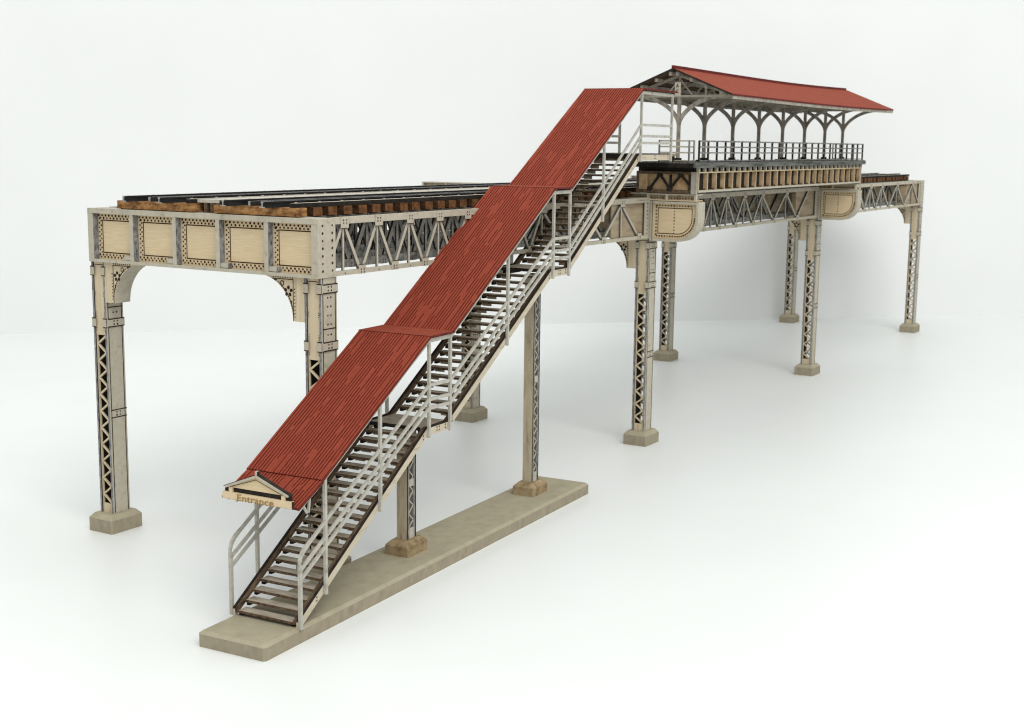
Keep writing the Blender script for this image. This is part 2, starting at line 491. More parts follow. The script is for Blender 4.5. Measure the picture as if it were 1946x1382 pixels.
def make_truss(tops, G_, SD, mw=0.052, ch=0.0):
    t = MB()
    y0, y1 = -0.135, -0.085
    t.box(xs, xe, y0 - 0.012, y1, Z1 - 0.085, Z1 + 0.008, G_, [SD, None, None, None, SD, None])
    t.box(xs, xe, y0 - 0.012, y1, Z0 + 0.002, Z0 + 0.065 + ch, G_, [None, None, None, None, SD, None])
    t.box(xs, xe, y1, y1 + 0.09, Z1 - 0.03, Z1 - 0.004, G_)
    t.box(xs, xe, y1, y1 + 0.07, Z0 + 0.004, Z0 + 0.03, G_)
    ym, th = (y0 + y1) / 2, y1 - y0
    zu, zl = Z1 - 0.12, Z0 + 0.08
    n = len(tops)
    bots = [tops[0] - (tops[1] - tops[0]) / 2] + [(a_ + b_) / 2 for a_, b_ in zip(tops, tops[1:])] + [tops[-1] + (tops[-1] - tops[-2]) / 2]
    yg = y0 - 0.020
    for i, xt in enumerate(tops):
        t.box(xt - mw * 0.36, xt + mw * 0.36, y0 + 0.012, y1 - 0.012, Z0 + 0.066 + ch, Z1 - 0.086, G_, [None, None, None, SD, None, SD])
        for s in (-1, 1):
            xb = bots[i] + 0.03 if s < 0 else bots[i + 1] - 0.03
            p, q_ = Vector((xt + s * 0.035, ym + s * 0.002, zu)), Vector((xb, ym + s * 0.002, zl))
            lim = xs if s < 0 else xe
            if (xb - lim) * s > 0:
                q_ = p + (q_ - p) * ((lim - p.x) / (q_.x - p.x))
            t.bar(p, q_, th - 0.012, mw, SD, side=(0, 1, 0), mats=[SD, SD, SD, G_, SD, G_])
        t.box(xt - 0.085, xt + 0.085, yg, y0 - 0.0125, Z1 - 0.145, Z1 + 0.012, G_)
        t.line([(xt - 0.085, Z1 - 0.145), (xt + 0.085, Z1 - 0.145)], (0, yg - 0.004, 0), X, Z, 0.010)
        for dx in (-0.032, 0.032):
            for dz in (0.035, 0.075):
                t.dot((xt + dx, yg - 0.004, Z1 - dz), X, Z, 0.012)
        t.dot((xt, yg + 0.003, Z0 + 0.03), X, Z, 0.010)
    for xb in bots:
        if xs + 0.1 < xb < xe - 0.1:
            t.box(xb - 0.08, xb + 0.08, yg, y0 - 0.0125, Z0 - 0.003, Z0 + 0.125, G_)
            t.line([(xb - 0.08, Z0 + 0.125), (xb + 0.08, Z0 + 0.125)], (0, yg - 0.004, 0), X, Z, 0.009)
            for dx in (-0.032, 0.032):
                for dz in (0.022, 0.058):
                    t.dot((xb + dx, yg - 0.004, Z0 + dz), X, Z, 0.012)
    # last diagonal rising to the end post
    if bots[-1] < xe - 0.5:
        t.bar((bots[-1] + 0.03, ym, zl), (min(xe - 0.05, bots[-1] + 0.8), ym, zu + 0.04), th - 0.01, mw, SD, side=(0, 1, 0), mats=[SD, SD, SD, G_, SD, G_])
    # solid stiffening plate behind the last bay
    t.box(xe - 1.45, xe - 0.02, y1 + 0.002, y1 + 0.025, Z0 + 0.07, Z1 - 0.087, TAND)
    t.box(xe - 0.16, xe, y0 - 0.004, y0 + 0.012, Z0 + 0.066, Z1 - 0.086, G_)
    for k in range(9):
        t.dot((xe - 0.05, y0 - 0.008, Z0 + 0.10 + 0.072 * k), X, Z, 0.016)
        t.dot((xe - 0.10 - 0.05 * k, y0 - 0.016, Z1 - 0.035), X, Z, 0.010)
    return t.build("truss", via)


SP = [[0.337, 1.097, 1.85, 2.60, 3.36, 4.10, 4.85, 5.68, 7.15, 8.63],
      [0.40, 1.20, 2.05, 2.89, 3.73, 4.76, 5.86, 7.47],
      [0.40, 1.30, 2.30, 3.30, 4.40, 5.51, 7.12, 8.85]]
for bx in range(3):
    near_t, inner_t = make_truss(SP[bx], GREY, DGREY), make_truss([v - 0.05 for v in SP[bx]], MGREY, CHAR_SHADE, 0.075, 0.05)  # inner trusses coloured dark, black on their sides, as shade under the ties
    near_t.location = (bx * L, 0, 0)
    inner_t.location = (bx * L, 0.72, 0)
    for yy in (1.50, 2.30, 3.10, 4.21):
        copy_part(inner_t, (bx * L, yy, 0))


# --- curved brackets that carry the platforms
def d_bracket(s):
    q = MB()
    yb = -0.16 if s < 0 else YF + 0.16        # where it meets the girder
    W_ = 1.02
    x0, x1 = -0.235, 0.08
    zt, zbm = 4.855, 4.085
    R_ = 0.45
    tp = lambda a, b: (yb + s * a, b)
    out = [(0, zbm), (W_ - R_, zbm)] + [(W_ - R_ + R_ * math.sin(k * math.pi / 20), zbm + R_ - R_ * math.cos(k * math.pi / 20)) for k in range(1, 11)] + [(W_, zt)]
    inn = [(0.0, zbm + 0.05), (W_ - R_, zbm + 0.05)] + [(W_ - R_ + (R_ - 0.05) * math.sin(k * math.pi / 20), zbm + R_ - (R_ - 0.05) * math.cos(k * math.pi / 20)) for k in range(1, 11)] + [(W_ - 0.05, zt)]
    # curved rim
    q.strip([tp(*p) for p in inn], [tp(*p) for p in out], (x0, 0, 0), Y, Z, x1 - x0, GREY, GREY)
    # web
    q.prism([tp(*p) for p in [(0, zt)] + inn], (x0 + 0.06, 0, 0), Y, Z, 0.05, WOODY)
    q.box(x0, x1, *sorted((yb + s * 0.0, yb + s * 0.06)), zbm + 0.051, zt - 0.05, GREY)
    q.box(x0, x1, *sorted((yb + s * 0.0, yb + s * (W_ - 0.051))), zt - 0.045, zt - 0.001, GREY)
    for yv in (0.004, 0.064):
        q.line([tp(yv, zbm), tp(yv, zt)], (x0 - 0.004, 0, 0), Y, Z, 0.010, CHAR_SHADE)
    xf = x0 + 0.056
    i2 = [(0.16, zbm + 0.15), (W_ - R_, zbm + 0.15)] + [(W_ - R_ + (R_ - 0.15) * math.sin(k * math.pi / 20), zbm + R_ - (R_ - 0.15) * math.cos(k * math.pi / 20)) for k in range(1, 11)] + [(W_ - 0.15, zt - 0.13), (0.16, zt - 0.13), (0.16, zbm + 0.15)]
    q.line([tp(*p) for p in i2], (xf, 0, 0), Y, Z, 0.014)
    i3 = [(W_ - R_ + (R_ - 0.10) * math.sin(k * math.pi / 24), zbm + R_ - (R_ - 0.10) * math.cos(k * math.pi / 24)) for k in range(0, 13)]
    for p in i3:
        q.dot((xf, *tp(*p)), Y, Z, 0.017)
    for k in range(9):
        q.dot((xf, *tp(0.12, zbm + 0.13 + k * 0.065)), Y, Z, 0.017)
        q.dot((xf, *tp(0.50, zbm + 0.16 + k * 0.06)), Y, Z, 0.0135)
    for k in range(13):
        q.dot((xf, *tp(0.13 + k * 0.06, zt - 0.085)), Y, Z, 0.017)
    for k in range(8):
        q.dot((xf, *tp(0.14 + k * 0.055, zbm + 0.10)), Y, Z, 0.017)
    o = q.build("platform_bracket", via)
    # channel on top
    c = MB()
    zc = 5.0 if s < 0 else 5.095
    ya, ye = -0.55, W_ - 0.055
    c.box(x0 - 0.004, x1, *sorted((yb + s * ya, yb + s * ye)), zc - 0.02, zc, GREY)
    c.box(x0 - 0.004, x1, *sorted((yb + s * (0.02 if s > 0 else ya), yb + s * ye)), zt + 0.012, zt + 0.03, WOODY)
    c.box(x0 + 0.06, x0 + 0.09, *sorted((yb + s * ya, yb + s * ye)), zt + 0.031, zc - 0.021, TAND)
    c.box(x0 - 0.003, x0 + 0.05, *sorted((yb + s * 0.0, yb + s * ye)), zt + 0.001, zt + 0.0115, CHAR_SHADE)
    for a in (ya + 0.02, ya + 0.50, 0.35, ye - 0.02):
        c.box(x0 - 0.002, x0 + 0.058, *sorted((yb + s * (a - 0.02), yb + s * (a + 0.02))), zt + 0.031, zc - 0.021, GREY)
    for k in range(24):
        c.dot((x0 + 0.056, yb + s * (ya + 0.08 + k * 0.06), zt + 0.065), Y, Z, 0.0155)
    c.build("channel_beam", o)
    return o


for s in (-1, 1):
    br = d_bracket(s)
    br.location = (L, 0, 0)
    copy_part(br, (2 * L, 0, 0))

w_ = MB()
w_.box(-0.05, 3 * L + 0.1, 1.74, 2.16, Z1 + 0.14, Z1 + 0.185, PLANK)
w_.box(-0.05, 3 * L + 0.1, 1.86, 1.92, Z1 + 0.001, Z1 + 0.139, BROWN)
w_.box(-0.05, 3 * L + 0.1, 1.98, 2.04, Z1 + 0.001, Z1 + 0.139, BROWN)
w_.build("walkway_plank", via)


# ------------------------------------------------------------------ tracks
def track(yc, label):
    r = thing("railway_track", label, "railway track", (0, yc, Z1), group="tracks laid on the viaduct")
    hw = 0.75
    tb = MB()
    # tie outline slightly irregular
    tb.hexa([(-0.10, -hw, 0.012), (0.10, -hw, 0.012), (0.10, hw, 0.012), (-0.10, hw, 0.012),
             (-0.095, -hw + 0.006, 0.125), (0.097, -hw, 0.125), (0.095, hw - 0.005, 0.125), (-0.096, hw, 0.125)], TIE)
    tb.box(-0.06, 0.06, -hw + 0.03, hw - 0.03, 0.0, 0.0115, CHAR_SHADE)
    tb.build("tie", r, (-0.06, 0, 0))
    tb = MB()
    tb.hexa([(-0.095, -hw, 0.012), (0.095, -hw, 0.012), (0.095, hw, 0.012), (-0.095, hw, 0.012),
             (-0.09, -hw + 0.006, 0.125), (0.092, -hw, 0.125), (0.09, hw - 0.005, 0.125), (-0.091, hw, 0.125)], TIE_SHADE, [None, TIE_SHADE, TIEE, TIE_SHADE, TIEE, TIE_SHADE])
    tb.box(-0.06, 0.06, -hw + 0.03, hw - 0.03, 0.0, 0.0115, CHAR_SHADE)
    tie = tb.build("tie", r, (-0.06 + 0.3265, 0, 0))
    n = 92
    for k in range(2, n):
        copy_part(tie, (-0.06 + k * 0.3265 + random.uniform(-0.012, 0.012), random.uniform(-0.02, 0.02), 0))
    for yy in (-0.35, 0.35):
        q = MB()
        xa, xb = -0.40, 3 * L + 0.15
        q.box(xa, xb, yy - 0.05, yy + 0.05, 0.126, 0.140, RAILB, [None, None, None, None, None, RAILT])
        q.box(xa, xb, yy - 0.010, yy + 0.010, 0.1401, 0.186, RAILB, [None, None, None, None, None, RAILT])
        q.box(xa, xb, yy - 0.022, yy + 0.022, 0.1861, 0.208, RAILB, [None, RAILT, None, None, None, RAILT])
        q.build("rail", r)
    for yy in (-0.63, 0.63):
        q = MB()
        q.box(-0.12, 3 * L + 0.1, yy - 0.045, yy + 0.045, 0.126, 0.185, CHAR_SHADE, [None, PLANK if yy < 0 else None, None, None, None, None])
        for k in range(60):
            q.box(-0.06 + k * 0.49, -0.03 + k * 0.49, yy - 0.014, yy + 0.014, 0.1851, 0.197, GREY)
        q.build("guard_timber", r)
    q = MB()
    q.box(-0.12, 3 * L + 0.1, 0.11, 0.15, 0.126, 0.190, RAILB, [None, RAILT, None, None, None, RAILT])
    q.build("guard_rail", r)


track(1.0, "dark rails on orange-brown ties passing just behind the red-roofed staircase")
track(2.9, "dark rails on orange-brown ties along the viaduct edge away from staircase and platform")

# ------------------------------------------------------------------ station platform
PX0, PX1 = 9.5, 20.2
PY0, PY1 = -1.17, 0.14
plat = thing("station_platform", "dark decked station platform with brown ribbed side, perched on the curved brackets", "platform", (0, 0, 4.975))
PZ = 4.975


def zz(v):
    return v - PZ


q = MB()
nb = 9
bw = (PY1 - PY0) / nb
q.box(PX0, PX1, PY0, PY1, zz(5.505), zz(5.585), DECK, [None, None, None, None, None, CHAR_SHADE])
for k in range(nb):
    q.box(PX0 - random.uniform(0, 0.02), PX1 + random.uniform(0, 0.02), PY0 + k * bw + 0.004, PY0 + (k + 1) * bw - 0.004, zz(5.5855), zz(5.61), DECK)
q.box(PX0 + 0.02, PX1, PY0 - 0.035, PY0 - 0.001, zz(5.505), zz(5.600), DECK)
q.build("deck", plat)
# joists showing under the deck edge
q = MB()
q.box(-0.022, 0.022, PY0 + 0.015, PY0 + 0.075, zz(5.425), zz(5.504), GREY)
q.box(-0.02, 0.02, PY0 + 0.0755, PY1 - 0.02, zz(5.425), zz(5.504), CHAR_SHADE)  # black rear length paints in the shade of the openings between joists
j0 = q.build("joist", plat, (PX0 + 0.33, 0, 0))
for k in range(1, 36):
    copy_part(j0, (PX0 + 0.33 + k * 0.292, 0, 0))
# ribbed edge girder along the near side
gz0, gz1 = zz(5.035), zz(5.424)
ga, gb = 9.84, 20.05
q = MB()
q.box(ga, gb, -1.13, -0.93, gz1 - 0.022, gz1 - 0.001, WOODX)
q.box(ga, gb, -1.135, -0.93, gz0, gz0 + 0.04, GREY)
q.box(ga, gb, -1.036, -1.005, gz0 + 0.041, gz1 - 0.023, CHAR_SHADE)  # back web coloured black to paint in the recess shadow behind the ribs
eg = q.build("edge_girder", plat)
q = MB()
q.box(-0.012, 0.012, -1.127, -1.037, gz0 + 0.041, gz1 - 0.023, TAN, [None, None, WOODZ, CHAR_SHADE, None, TAN])
q.box(-0.05, -0.013, -1.09, -1.0365, gz0 + 0.041, gz0 + 0.07, BROWN)
rib = q.build("rib", eg, (ga + 0.03, 0, 0))
npan = 24
for k in range(1, npan + 1):
    copy_part(rib, (ga + 0.03 + (gb - ga - 0.06) * k / npan, 0, 0))
# back girder
q = MB()
q.box(9.84, gb, 0.03, 0.07, gz0, gz1, TAN)
q.box(9.84, gb, -0.6, -0.56, gz0 + 0.05, gz1, BROWN)
q.build("rear_girder", plat)
# trussed end panel, both ends
for xe_, sg in ((9.80, -1), (20.06, 1)):
    q = MB()
    q.box(*sorted((xe_, xe_ - sg * 0.03)), -0.93, 0.10, gz0, gz1, TAN)
    fx0, fx1 = sorted((xe_ + sg * 0.001, xe_ + sg * 0.055))
    q.box(fx0, fx1, -1.10, 0.11, gz1 - 0.05, gz1, BROWN)
    q.box(fx0, fx1, -1.10, 0.11, gz0 - 0.02, gz0 + 0.045, BROWN)
    q.box(fx0 - 0.005, fx1 + 0.005, -1.13, -1.02, gz0 - 0.03, gz1 + 0.001, POST)
    q.box(fx0 - 0.005, fx1 + 0.005, 0.075, 0.13, gz0 - 0.03, gz1 + 0.001, BROWN)
    q.box(fx0, fx1 - 0.02, -0.105, 0.074, gz0 + 0.046, gz1 - 0.051, TAN)
    fm = (fx0 + fx1) / 2
    zlo, zhi = gz0 + 0.06, gz1 - 0.06
    for (ya, za_), (yb_, zb_) in (((-0.15, zlo), (-0.36, zhi)), ((-0.36, zhi), (-0.57, zlo)), ((-0.57, zlo), (-0.80, zhi)), ((-0.80, zhi), (-1.01, zlo + 0.05)), ((-0.585, zlo), (-0.585, zhi))):
        q.bar((fm, ya, za_), (fm, yb_, zb_), 0.045, 0.036, CHAR_SHADE, side=(1, 0, 0))
    for yy_, zv in ((-0.36, zhi), (-0.80, zhi), (-0.57, zlo), (-0.15, zlo)):
        q.box(fx0 - 0.004, fx1 - 0.008, yy_ - 0.05, yy_ + 0.05, zv - 0.045, zv + 0.03, CHAR_SHADE)
    q.build("end_truss", plat)


# railing
def railing(name, pts, posts, h0, h1, post_mat, rail_mat, side):
    q = MB()
    for hz in (zz(6.005), zz(5.895), zz(5.785)):
        for a_, b_ in zip(pts, pts[1:]):
            q.bar((a_[0], a_[1], hz), (b_[0], b_[1], hz), 0.02, 0.028, rail_mat, side=side)
    q.box(*sorted((pts[0][0] - 0.0, pts[-1][0] + 0.001)), *sorted((pts[0][1] - 0.012, pts[-1][1] + 0.012)), zz(5.625), zz(5.645), rail_mat)
    ro = q.build(name, plat)
    pm = MB()
    ax, ay = (0.008, 0.020) if side == (0, 1, 0) else (0.022, 0.010)
    pm.box(-ax, ax, -ay, ay, zz(5.611), zz(6.017), post_mat, [None, None, EDGE, post_mat, None, post_mat])
    po = None
    for p in posts:
        if po is None:
            po = pm.build("railing_post", ro, (p[0], p[1], 0))
        else:
            copy_part(po, (p[0], p[1], 0))


ny = -1.115
railing("railing", [(9.86, ny), (20.17, ny)], [(9.86 + (20.17 - 9.86) * k / 24, ny) for k in range(25)], 0, 0, CHAR_SHADE, EDGE, (0, 1, 0))
railing("railing", [(9.70, ny + 0.03), (9.70, -0.36)], [(9.70, -0.36), (9.70, -0.98), (9.70, -1.08)], 0, 0, DGREY, GREY, (1, 0, 0))
railing("railing", [(20.15, ny + 0.03), (20.15, -0.35)], [(20.15, -0.35 - 0.18 * k) for k in range(4)], 0, 0, DGREY, GREY, (1, 0, 0))

# ------------------------------------------------------------------ canopy
CY = -0.5
can = thing("platform_canopy", "long red gabled canopy on Y-shaped taupe posts sheltering the dark platform", "canopy", (0, CY, 5.61))
CZ = 5.61


def cz(v):
    return v - CZ


colx = [10.25, 11.5, 13.0, 14.5, 16.0, 17.5, 19.0, 20.42]
# one post with its pair of curved arms, cut from a sheet
q = MB()
hw, th_ = 0.033, 0.045
zs, zt = cz(6.36), cz(6.835)
q.box(-th_ / 2, th_ / 2, -hw, hw, 0.03, zt, POST)
q.box(-th_ / 2, th_ / 2, -1.08, 1.08, zt + 0.0005, zt + 0.045, GREY)
for s in (-1, 1):
    lo_, up_ = [], []
    for k in range(15):
        tt = k / 14
        ang = tt * math.pi / 2
        yl = hw + 0.88 * (1 - math.cos(ang)) ** 0.86
        zl_ = zs - 0.06 + (zt - zs + 0.045) * math.sin(ang) ** 1.0
        w2 = 0.055 + 0.02 * tt
        lo_.append((s * (yl), zl_))
        up_.append((s * (max(hw, yl - 0.055 * math.cos(ang) - 0.01)), min(zt, zl_ + 0.015 + 0.06 * math.sin(ang))))
    q.strip(lo_, up_, (-th_ / 2 + 0.001, 0, 0), Y, Z, th_ - 0.002, POST)
    q.prism([(s * 0.90, zt), (s * 0.90, zt - 0.016), (s * 1.12, zt + 0.02), (s * 1.12, zt + 0.05), (s * 1.0, zt + 0.0)], (-th_ / 2 + 0.002, 0, 0), Y, Z, th_ - 0.004, POST)
# rafters and light truss above the tie beam
for s in (-1, 1):
    q.bar((0.001, s * 1.10, zt + 0.035), (0.001, 0, cz(7.245)), 0.05, 0.045, GREY, side=(1, 0, 0))
    q.bar((0.0, s * 0.03, cz(7.15)), (0.0, s * 0.28, zt + 0.03), 0.03, 0.022, GREY, side=(1, 0, 0))
    q.bar((0.0, s * 0.55, zt + 0.04), (0.0, s * 0.55, cz(7.02)), 0.03, 0.022, GREY, side=(1, 0, 0))
q.box(-0.02, 0.02, -0.018, 0.018, zt + 0.046, cz(7.22), POST)
cp = q.build("canopy_post", can, (colx[0], 0, 0))
q = MB()
q.box(-0.10, 0.10, -0.13, 0.13, 0.0, 0.03, CHAR_SHADE)
q.box(-0.05, 0.05, -0.06, 0.06, 0.0301, 0.07, CHAR_SHADE)
q.build("base_plate", cp)
for x in colx[1:]:
    copy_part(cp, (x, 0, 0))
# roof
RX0, RX1 = 9.9, 20.62
NS = 16
sag = lambda x: -0.042 * math.sin(math.pi * min(1.0, max(0.0, (x - RX0) / (RX1 - RX0))) ** 1.25)
rz, ez, ey = cz(7.375), cz(6.885), 1.22
for s in (-1, 1):
    q = MB()
    for k in range(NS):
        xa, xb = RX0 + (RX1 - RX0) * k / NS, RX0 + (RX1 - RX0) * (k + 1) / NS
        top = [(xa, 0, rz + sag(xa)), (xb, 0, rz + sag(xb)), (xb, s * ey, ez + sag(xb) * .7), (xa, s * ey, ez + sag(xa) * .7)]
        bot = [(p[0], p[1], p[2] - 0.035) for p in top]
        q.poly(top if s < 0 else top[::-1], REDS)
        q.poly(bot[::-1] if s < 0 else bot, BROWN)
        q.poly([top[3], top[2], bot[2], bot[3]], REDD)
        if k == 0:
            q.poly([top[0], top[3], bot[3], bot[0]], CHAR_SHADE)
        if k == NS - 1:
            q.poly([top[1], top[2], bot[2], bot[1]], REDD)
    q.build("roof_panel", can)
    # gutter board below the eave
    q = MB()
    for k in range(NS):
        xa, xb = RX0 + 0.1 + (RX1 - RX0 - 0.1) * k / NS, RX0 + 0.1 + (RX1 - RX0 - 0.1) * (k + 1) / NS
        q.bar((xa, s * (ey - 0.03), ez - 0.065 + sag(xa) * .7), (xb, s * (ey - 0.03), ez - 0.065 + sag(xb) * .7), 0.035, 0.055, POST)
    q.build("eave_board", can)
q = MB()
for k in range(NS):
    xa, xb = RX0 - 0.02 + (RX1 - 0.12 - RX0) * k / NS, RX0 - 0.02 + (RX1 - 0.12 - RX0) * (k + 1) / NS
    q.bar((xa, 0, rz + 0.018 + sag(xa)), (xb, 0, rz + 0.018 + sag(xb)), 0.035, 0.06, REDD)
q.build("ridge_cap", can)
q = MB()
for k in range(NS):
    xa, xb = RX0 + 0.04 + (RX1 - 0.08 - RX0) * k / NS, RX0 + 0.04 + (RX1 - 0.08 - RX0) * (k + 1) / NS
    q.bar((xa, 0, sag(xa)), (xb, 0, sag(xb)), 0.05, 0.07, POST)
pu = None
for s in (-1, 1):
    for fr in (0.06, 0.30, 0.55, 0.80):
        zp = rz - 0.075 + (ez - rz) * fr
        if pu is None:
            pu = q.build("purlin", can, (0, s * ey * fr, zp))
        else:
            copy_part(pu, (0, s * ey * fr, zp))
# hanging name board at the gable end
q = MB()
q.box(9.90, 9.93, -0.165, -0.055, cz(6.85), cz(7.10), GREY)
nb_ = q.build("name_board", can)


def text(name, body, size, parent, loc, rot, mat, extrude=0.003, sx=1.0):
    cu = bpy.data.curves.new(name, 'FONT')
    cu.body = body
    cu.size = size
    cu.extrude = extrude
    cu.align_x = 'CENTER'
    cu.align_y = 'CENTER'
    cu.materials.append(mat)
    tmp = bpy.data.objects.new("lettering_outline", cu)
    C.objects.link(tmp)
    me = bpy.data.meshes.new_from_object(tmp.evaluated_get(bpy.context.evaluated_depsgraph_get()))
    bpy.data.objects.remove(tmp)
    o = bpy.data.objects.new(name, me)
    C.objects.link(o)
    o.parent = parent
    o.location = loc
    o.rotation_euler = rot
    o.scale = (sx, 1, 1)
    return o


FRONT = (math.pi / 2, 0, -math.pi / 2)      # reads from -x
text("lettering", "A", 0.09, nb_, (9.896, -0.11, cz(7.035)), FRONT, CHAR_SHADE)
text("lettering", "C", 0.09, nb_, (9.896, -0.11, cz(6.935)), FRONT, CHAR_SHADE)

# ------------------------------------------------------------------ staircase (local u along, w across, z up)
TH = 0.0536
stair = thing("covered_staircase", "red-roofed wooden staircase climbing from its beige concrete strip to the platform", "staircase", (-2.87, -1.476, 0), TH)

# base slab with bevelled top
q = MB()
sl, sw, sh, bv = 8.77, 1.0, 0.195, 0.045
ou = [(0.03, 0), (sl - 0.02, 0), (sl, 0.02), (sl, sw - 0.02), (sl - 0.02, sw), (0.03, sw), (0, sw - 0.03), (0, 0.03)]
inn_ = [(max(bv, min(sl - bv, a_)), max(bv, min(sw - bv, b_))) for a_, b_ in ou]
inn_[0] = (bv + 0.015, bv); inn_[7] = (bv, bv + 0.02); inn_[5] = (bv + 0.015, sw - bv); inn_[6] = (bv, sw - bv - 0.02)
A_ = [(a_, b_, 0.0) for a_, b_ in ou]; B_ = [(a_, b_, sh - bv * 0.8) for a_, b_ in ou]; T_ = [(a_, b_, sh) for a_, b_ in inn_]
for i in range(8):
    j = (i + 1) % 8
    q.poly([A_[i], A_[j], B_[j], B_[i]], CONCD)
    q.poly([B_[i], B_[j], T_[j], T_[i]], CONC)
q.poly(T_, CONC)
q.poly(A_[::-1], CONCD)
q.build("base_slab", stair)

# piers
def pier(u, ztop):
    q = MB()
    hu, hwp = 0.13, 0.085
    z_a = sh + 0.20
    q.box(-hu + 0.012, -hu + 0.04, -hwp, hwp, z_a, ztop, PIERW, [None, None, CHAR_SHADE, None, CHAR_SHADE, None])
    q.box(hu - 0.04, hu - 0.012, -hwp, hwp, z_a, ztop, PIERW, [None, None, CHAR_SHADE, None, CHAR_SHADE, None])
    for s in (-1, 1):
        w0_, w1_ = sorted((s * (hwp - 0.02), s * (hwp - 0.001)))
        q.box(-hu + 0.041, -hu + 0.075, w0_, w1_, z_a, ztop, EDGE)
        q.box(hu - 0.075, hu - 0.041, w0_, w1_, z_a, ztop, EDGE)
        q.box(-hu + 0.075, hu - 0.075, w0_, w1_, z_a, z_a + 0.16, GREY)
        q.box(-hu + 0.0755, hu - 0.0755, w0_, w1_, (z_a + ztop) / 2 - 0.05, (z_a + ztop) / 2 + 0.05, GREY)
    o = q.build("pier", stair, (u, 0.56, 0))
    for s in (-1, 1):
        q = MB()
        za_, zb_ = z_a + 0.16, ztop
        n = max(4, round((zb_ - za_) / 0.20))
        dz = (zb_ - za_) / n
        for k in range(n):
            z_ = za_ + k * dz
            q.bar((-hu + 0.07, s * (hwp - 0.014), z_), (hu - 0.07, s * (hwp - 0.014), z_ + dz / 2), 0.012, 0.016, GREY, side=(0, 1, 0))
            q.bar((hu - 0.07, s * (hwp - 0.013), z_ + dz / 2), (-hu + 0.07, s * (hwp - 0.013), z_ + dz), 0.012, 0.016, GREY, side=(0, 1, 0))
        q.build("lattice", o)
    ft = footing(0.26, 0.195, 0.21, CONCB, 0.07, 0.07).build("footing", o, (0, 0, sh - 0.002))
    return o


pier(3.87, 2.02)
pier(7.66, 3.84)

# profile of the climb: (u, bottom edge of stringer)
P0, L1a, L1b, L2a, L2b, TA, TB = (0.64, 0.165), (3.52, 1.99), (4.07, 1.99), (7.20, 3.85), (7.78, 3.85), (10.60, 5.645), (12.08, 5.645)
prof = [P0, L1a, L1b, L2a, L2b, TA, TB]


def offs(pr, dz):
    return [(u, z + dz) for u, z in pr]


for s, w_a, w_b in ((-1, 0.0, 0.035), (1, 0.965, 1.0)):
    q = MB()
    n_depth = w_b - w_a
    # prism plane: e1 = X, e2 = Z gives normal -Y, so depth along +y is negative
    q.strip(prof, offs(prof, 0.104), (0, w_a, 0), X, Z, -n_depth, STRING)
    yo = w_a - 0.004 if s < 0 else w_b + 0.004
    for u in (1.0, 3.42, 3.77, 3.83, 3.99, 4.17, 7.12, 7.46, 7.52, 7.70, 7.88, 10.52, 11.30, 11.36, 11.95):
        zb_ = None
        for (ua, za_), (ub, zc_) in zip(prof, prof[1:]):
            if ua <= u <= ub:
                zb_ = za_ + (zc_ - za_) * (u - ua) / (ub - ua)
        q.dot((u, yo, zb_ + 0.04), X, Z, 0.0135)
        q.dot((u, yo, zb_ + 0.085), X, Z, 0.0135)
    st_ = q.build("stringer", stair)
    # charred tread carrier on the inner side
    q = MB()
    wa2, wb2 = (0.036, 0.085) if s < 0 else (0.915, 0.964)
    q.strip(offs(prof, 0.07), offs(prof, 0.112), (0, wa2, 0), X, Z, -(wb2 - wa2), BROWN)
    q.strip(offs(prof, 0.1045), offs(prof, 0.126), (0, w_a + 0.004, 0), X, Z, -(n_depth - 0.008), CHAR_SHADE, CHAR_SHADE)
    q.build("tread_carrier", st_)

tm = MB()
tm.box(0, 0.148, 0.087, 0.913, -0.034, 0.0, TREAD, [CHAR_SHADE, TREAD, None, None, None, BROWN])
tm.box(-0.012, -0.0005, 0.10, 0.90, -0.028, -0.004, BROWN)
tm.box(0.02, 0.12, 0.086, 0.13, -0.075, -0.0345, CHAR_SHADE)
tm.box(0.02, 0.12, 0.87, 0.914, -0.075, -0.0345, CHAR_SHADE)
tm.box(0.122, 0.140, 0.131, 0.29, -0.088, -0.0345, TAND)
tm.box(0.122, 0.140, 0.71, 0.869, -0.088, -0.0345, TAND)
tr = None
lz = 0.115            # landing surface above the stringer bottom
for (ua, za_), (ub, zc_), first in ((P0, L1a, True), (L1b, L2a, False), (L2b, TA, False)):
    n = 20
    zs0 = 0.262 if first else za_ + lz
    zs1 = zc_ + lz
    for k in range(0 if first else 1, n):
        u = ua + (ub - ua) * k / n
        z = zs0 + (zs1 - zs0) * k / n
        if tr is None:
            tr = tm.build("tread", stair, (u, 0, z))
        else:
            copy_part(tr, (u, 0, z))
for ua, ub, zl_ in ((L1a[0], L1b[0], L1a[1]), (L2a[0], L2b[0], L2a[1]), (TA[0], TB[0] + 0.55, TA[1])):
    q = MB()
    q.box(ua - 0.03, ub + 0.03, 0.09, 0.91, zl_ + lz - 0.045, zl_ + lz + 0.005, TREAD, [CHAR_SHADE, TREAD, None, None, None, CHAR_SHADE])
    q.box(ua + 0.02, ub - 0.02, 0.12, 0.16, zl_ + 0.0, zl_ + lz - 0.046, CHAR_SHADE)
    q.box(ua + 0.02, ub - 0.02, 0.84, 0.88, zl_ + 0.0, zl_ + lz - 0.046, CHAR_SHADE)
    q.build("landing", stair)

# roof line (underside at the posts) and railing
roofline = [(1.06, 1.90), (3.50, 3.33), (4.10, 3.33), (7.16, 5.20), (7.76, 5.20), (10.56, 6.855), (12.06, 6.855)]
def zroof(u):
    for (a_, z_), (b_, y_) in zip(roofline, roofline[1:]):
        if a_ <= u <= b_:
            return z_ + (y_ - z_) * (u - a_) / (b_ - a_)
    return roofline[0][1]


